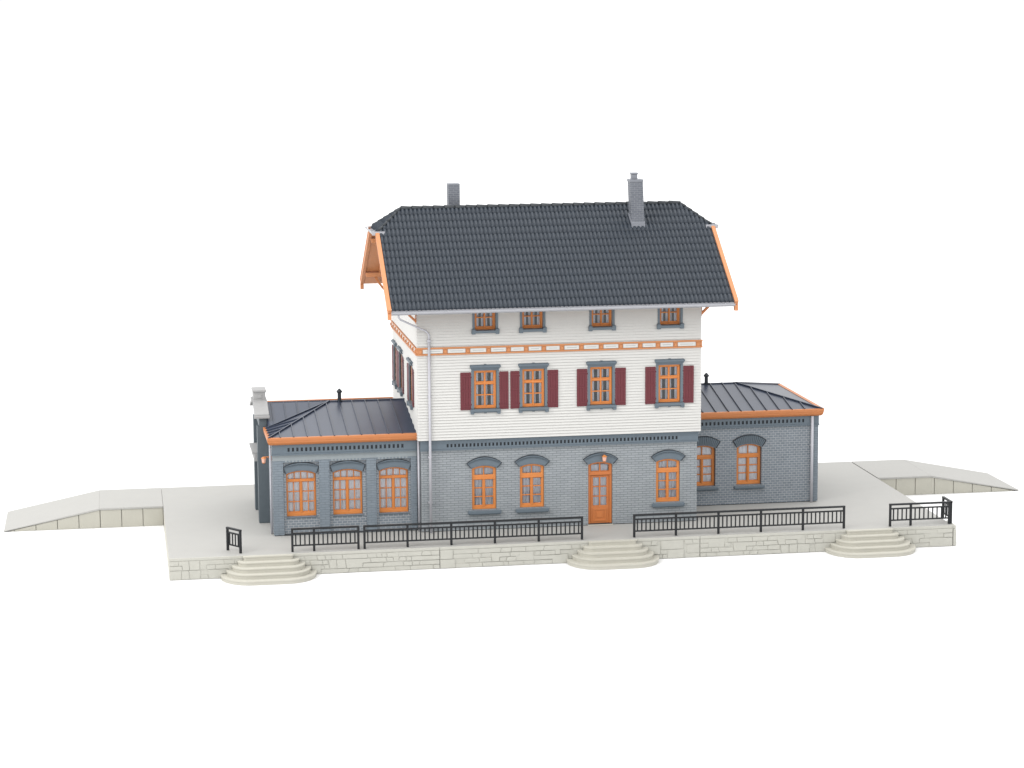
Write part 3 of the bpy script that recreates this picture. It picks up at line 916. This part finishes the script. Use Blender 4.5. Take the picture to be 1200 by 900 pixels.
# ------------------------------------------------------------------ lanterns
def lantern(name, label, loc, arm):
    t = thing(name, label, 'lamp', loc)
    x, y, z = loc
    a = MB(); ax, ay = arm
    a.tube([(x, y, z), (x+ax, y+ay, z)], .016, 8); a.tube([(x, y, z-.11), (x+ax*.6, y+ay*.6, z)], .010, 6)
    a.box(x-.03 if ay else x-.0, x+.03 if ay else x+.012, y-.012 if ay else y-.03, y+.0 if ay else y+.03, z-.14, z+.06)
    a.tube([(x+ax, y+ay, z), (x+ax, y+ay, z-.05)], .014, 6)
    a.build('bracket', M['ochre'], t)
    q = 1.1
    g = MB(); g.tube([(x+ax, y+ay, z-.05), (x+ax, y+ay, z-.05-.15*q)], [.085*q, .06*q], 8)
    g.build('lamp_glass', M['lamp_glass'], t)
    c = MB(); c.tube([(x+ax, y+ay, z+.01), (x+ax, y+ay, z-.05)], [.03, .105*q], 8); c.tube([(x+ax, y+ay, z-.05-.15*q), (x+ax, y+ay, z-.09-.15*q)], [.07*q, .04], 8)
    c.build('lamp_cap', M['orange'], t, .004)
    return t
lantern('wall_lantern', 'small orange lantern on the brick arch above the front door', (7.225, -.052, 2.83), (0, -.15))
lantern('wall_lantern', 'small orange lantern on a bracket at the corner of the three-window wing', (LX-.004, .95, 3.04), (-.30, 0))

# ------------------------------------------------------------------ platform
PX0, PX1, PY0, PY1, PH = -9.85, 20.72, -2.69, 10.78, .83
plat = thing('station_platform', 'long pale platform slab with rough stone front under the grey station building', 'platform', (5.4, 4.0, -PH))
m = MB(); m.box(PX0, PX1, PY0+.03, PY1, -.10, 0); m.box(PX0+.06, PX1-.03, PY0+.07, PY1-.05, -PH, -.10)
m.build('deck', M['deck'], plat, .012)
m = MB(); m.box(PX0-.0, PX0+.058, PY0+.03, PY1-.05, -PH, -.102); m.build('side_wall', M['step'], plat, .01)
def stones(x0, x1):
    s = MB()
    s.box(x0, x1, PY0+.004, PY0+.068, -PH, -.002)          # bed and smooth coping strip
    s.box(x0, x1, PY0-.016, PY0+.02, -.105, -.0015)
    rows = [(-PH, -.655), (-.655, -.475), (-.475, -.295), (-.295, -.11)]
    taken = []
    for ri, (a, b) in enumerate(rows):
        x = x0; prev = 0
        while x < x1 - .02:
            wd = random.choice([.22,.3,.36,.45,.55,.7,.9])*random.uniform(.85,1.15)
            e = min(x + wd, x1)
            if x1 - e < .18: e = x1
            g = .0055
            blocked = any(q == ri and t0 < (x+e)/2 < t1 for q, t0, t1 in taken)
            if blocked: prev = 0
            if not blocked:
                top = b
                if ri < 3 and random.random() < .26: top = rows[ri+1][1]; taken.append((ri+1, x, e))
                j = lambda s_=.02: random.uniform(-s_, s_)
                dep = random.uniform(.010, .04)
                sl0, sl1 = prev, j(.045); prev = sl1
                if e >= x1 - .001: sl1 = 0
                if x <= x0 + .001: sl0 = 0
                q = [(x+g, a+g+abs(j(.012))), (e-g, a+g+abs(j(.012))), (e-g+sl1, top-g-abs(j(.012))), (x+g+sl0, top-g-abs(j(.012)))]
                s.hexa([(q[0][0],PY0-dep+j(.006),q[0][1]), (q[1][0],PY0-dep+j(.006),q[1][1]), (q[1][0],PY0+.04,q[1][1]), (q[0][0],PY0+.04,q[0][1]),
                        (q[3][0],PY0-dep+j(.006),q[3][1]), (q[2][0],PY0-dep+j(.006),q[2][1]), (q[2][0],PY0+.04,q[2][1]), (q[3][0],PY0+.04,q[3][1])])
            x = e
    return s
for a, b in ((PX0, .325), (.34, 10.475), (10.49, PX1-.03)):
    stones(a, b).build('stone_facing', M['stone'], plat, .009, seg=2)
m = MB(); m.box(PX1-.005, PX1+.13, PY0-.02, PY0+.9, -PH, -.16); m.box(PX1-.025, PX1+.12, PY0+.02, PY0+.9, -.158, -.003)
m.box(PX1-.028, PX1+.05, PY0+.9, PY1-.05, -PH, -.102)
m.build('side_wall', M['stone'], plat, .02)

# ramps
def ramp(label, sgn, x0, x1, x2, y0=6.98, y1=10.8):
    t = thing('platform_ramp', label, 'ramp', ((x0+x2)/2, (y0+y1)/2, -PH), 'ramps at the ends of the platform')
    top = [(x0, 0.0), (x1, 0.0), (x2, -PH+.05)]
    m = MB()
    for (xa, za), (xb, zb) in zip(top, top[1:]):
        lo = .085
        lo_b = lo if zb > -.5 else .045
        m.hexa([(xa,y0,za-lo),(xb,y0,zb-lo_b),(xb,y1,zb-lo_b),(xa,y1,za-lo),(xa,y0,za),(xb,y0,zb),(xb,y1,zb),(xa,y1,za)])
    m.build('deck', M['deck'], t, .012)
    # block side walls with open joints
    def zt_(x):
        if (x-x1)*sgn <= 0: return -.087
        return -.087 + (-PH+.05+.0) * (x-x1)/(x2-x1) * .985
    joints = [x0 + sgn*.83]
    while (joints[-1]-x2)*sgn < -1.0: joints.append(joints[-1] + sgn*.868)
    xs = [x0 + sgn*.0] + joints + [x2 - sgn*.12]
    for face, (ya, yb) in enumerate(((y0+.035, y0+.16), (y1-.16, y1-.035))):
        b = MB()
        for a, c in zip(xs, xs[1:]):
            a2, c2 = a + sgn*.012, c - sgn*.012
            if zt_(c2) < -PH + .02: c2 = a2 + (c2-a2)*.6
            brk = [a2] + ([x1] if (x1-a2)*(x1-c2) < 0 else []) + [c2]
            for p, q in zip(brk, brk[1:]):
                b.hexa([(p,ya,-PH),(q,ya,-PH),(q,yb,-PH),(p,yb,-PH),(p,ya,zt_(p)),(q,ya,max(zt_(q),-PH+.01)),(q,yb,max(zt_(q),-PH+.01)),(p,yb,zt_(p))])
        b.build('block_wall', M['ramp_side'], t, .008)
    c = MB()
    c.hexa([(x0,y0+.13,-PH),(x1,y0+.13,-PH),(x1,y1-.13,-PH),(x0,y1-.13,-PH),(x0,y0+.13,-.09),(x1,y0+.13,-.09),(x1,y1-.13,-.09),(x0,y1-.13,-.09)])
    e = x2 - sgn*.25
    c.hexa([(x1,y0+.13,-PH),(e,y0+.13,-PH),(e,y1-.13,-PH),(x1,y1-.13,-PH),(x1,y0+.13,-.09),(e,y0+.13,-PH+.02),(e,y1-.13,-PH+.02),(x1,y1-.13,-.09)])
    c.build('ramp_core', M['ramp_side'], t)
    return t
ramp('pale ramp sloping down from the platform on the side of the wing with three windows', -1, PX0-.008, -12.45, -16.32)
ramp('pale ramp running down to the right from the platform, behind the short corner railing', 1, PX1+.06, 23.2, 27.2)

# steps: five rounded tiers each
def steps(label, xc):
    t = thing('stone_steps', label, 'steps', (xc, PY0, -PH), 'rounded steps up to the platform')
    m = MB()
    for i in range(5):                       # i = 0 is the top tier, level with the deck
        hw = .93 + .212*i
        dp = .13 + .30*i
        z1 = -.004 - i*.1655; z0 = z1 - .1655 if i < 4 else -PH
        rx, ry_ = min(hw*.75, .10 + .26*i), dp*.97
        pts = [(-hw, .0)]
        for k in range(13):
            a = pi + (pi/2)*k/12
            pts.append((-hw + rx + rx*cos(a), -dp + ry_ + ry_*sin(a)))
        for k in range(13):
            a = 1.5*pi + (pi/2)*k/12
            pts.append((hw - rx + rx*cos(a), -dp + ry_ + ry_*sin(a)))
        pts.append((hw, .0))
        P = MB(); P.fill(pts, [], 0, 1)
        yb = PY0 - .036
        def lay(z_lo, z_hi, grow):
            Q = MB(); Q.fill([(x*(1+grow/hw), y*(1+grow/dp)) for x, y in pts], [], 0, 1)
            m.add([(xc + x, yb + y, z_hi if d < .5 else z_lo) for x, d, y in Q.v], Q.f)
        lay(z0 - (.0 if i == 4 else .02), z1 - .05, 0)
        lay(z1 - .05, z1, .022)
    m.build('tread', M['step'], t, .016, seg=3)
    return t
steps('rounded cream steps between the lone short railing and the two-bay railing', -6.16)
steps('rounded cream steps in front of the orange entrance door', 7.02)
steps('rounded cream steps just before the railing at the platform corner', 17.28)

# railings
RPROTO = {}
def railing(label, posts, p0, ang, hgt=.90, group='black railings on the platform'):
    """posts: distances along the run; p0: first foot; ang: direction in plan"""
    t = thing('railing', label, 'railing', (p0[0], p0[1], 0), group)
    t.rotation_euler = (0, 0, ang)
    Ln = posts[-1]
    def mk(name, boxes):
        m = MB()
        for b in boxes: m.box(*b)
        return m.build(name, M['rail'], t, .006, at=None)
    if 'post' not in RPROTO:
        RPROTO['post'] = mk('post', [(-.042,.042,-.04,.04,.003,hgt)]); RPROTO['bal'] = mk('baluster', [(-.026,.026,-.018,.018,.25,.69)])
        RPROTO['post'].location = (posts[0]+.042, 0, 0)
        first = True
    else: first = False
    def cp(o, x):
        c = o.copy(); COL.objects.link(c); c.parent = t; c.location = (x, 0, 0); return c
    for i, x in enumerate(posts):
        xx = x + (.042 if i == 0 else -.042 if i == len(posts)-1 else 0)
        if first and i == 0: continue
        cp(RPROTO['post'], xx)
    mk('top_rail', [(0, Ln, -.05, .05, hgt-.06, hgt+.008)])
    mk('middle_rail', [(.02, Ln-.02, -.026, .026, .675, .735)])
    mk('bottom_rail', [(.02, Ln-.02, -.026, .026, .215, .27)])
    used = not first
    for a, b in zip(posts, posts[1:]):
        n = max(1, round((b-a)/.172))
        for i in range(1, n):
            x = a + (b-a)*i/n
            if not used: RPROTO['bal'].location = (x, 0, 0); used = True
            else: cp(RPROTO['bal'], x)
    return t
RYF = -2.42
railing('short two-bay black railing in front of the wing with three big windows', [0, .86, 2.58], (-5.27, RYF), 0)
railing('long five-bay black railing below the pair of arched windows beside the downpipe', [0, 1.68, 3.36, 5.04, 6.74, 8.47], (-2.54, RYF), 0)
railing('long five-bay black railing from the door steps past the windows of the plain wing', [0, 1.69, 3.38, 5.08, 6.77, 8.47], (7.90, RYF), 0)
railing('short two-bay black railing along the stone front at the platform corner', [0, .88, 2.5], (18.17, RYF), 0)
railing('lone short black railing standing askew on the bare platform end', [0, .84], (-7.64, -1.64), atan2(-.67, .49))
railing('single-bay black railing turned back along the platform edge at the corner', [0, 1.0], (20.72, -1.42), -pi/2)

# ------------------------------------------------------------------ ground
m = MB(); m.add([(-1500,-400,-PH-.004),(1500,-400,-PH-.004),(1500,4000,-PH-.004),(-1500,4000,-PH-.004)], [(0,1,2,3)])
g = m.build('ground', M['ground']); g['kind'] = 'structure'

# ------------------------------------------------------------------ camera, light
cam = bpy.data.cameras.new('camera'); co = bpy.data.objects.new('camera', cam); COL.objects.link(co)
F, yaw, pitch, roll = 2808.2274, .1636, .1585, -.0059
fw = Vector((sin(yaw)*cos(pitch), cos(yaw)*cos(pitch), -sin(pitch)))
rt = Vector((cos(yaw), -sin(yaw), 0)); up = rt.cross(fw)
R_ = rt*cos(roll) + up*sin(roll); U_ = up*cos(roll) - rt*sin(roll)
mat = Matrix((R_, U_, -fw)).transposed().to_4x4(); mat.translation = (-11.3979, -90.8325, 20.4671)
co.matrix_world = mat
cam.sensor_width = 36; cam.lens = F*36/1200; cam.clip_start = 1; cam.clip_end = 6000
S.camera = co

wd = bpy.data.worlds.new('World'); S.world = wd; wd.use_nodes = True
bg = wd.node_tree.nodes['Background']; bg.inputs['Color'].default_value = (1, 1, 1, 1); 
wn = wd.node_tree
tc = wn.nodes.new('ShaderNodeTexCoord'); sx = wn.nodes.new('ShaderNodeSeparateXYZ'); wn.links.new(tc.outputs['Generated'], sx.inputs[0])
mr = wn.nodes.new('ShaderNodeMapRange'); mr.inputs['From Min'].default_value = .05; mr.inputs['From Max'].default_value = .8
mr.inputs['To Min'].default_value = 1.06; mr.inputs['To Max'].default_value = 2.15
wn.links.new(sx.outputs[2], mr.inputs['Value']); wn.links.new(mr.outputs[0], bg.inputs['Strength'])
def area(name, loc, target, size, power, col=(1,1,1)):
    l = bpy.data.lights.new(name, 'AREA'); l.shape = 'DISK'; l.size = size; l.energy = power; l.color = col
    o = bpy.data.objects.new(name, l); COL.objects.link(o); o.location = loc
    o.rotation_euler = (Vector(target)-Vector(loc)).to_track_quat('-Z', 'Y').to_euler()
area('studio_softbox', (-52, -30, 46), (4, 2, 3), 34, 22000, (1, .985, .96))

S.view_settings.view_transform = 'Standard'; S.view_settings.look = 'None'; S.view_settings.exposure = 0; S.view_settings.gamma = 1
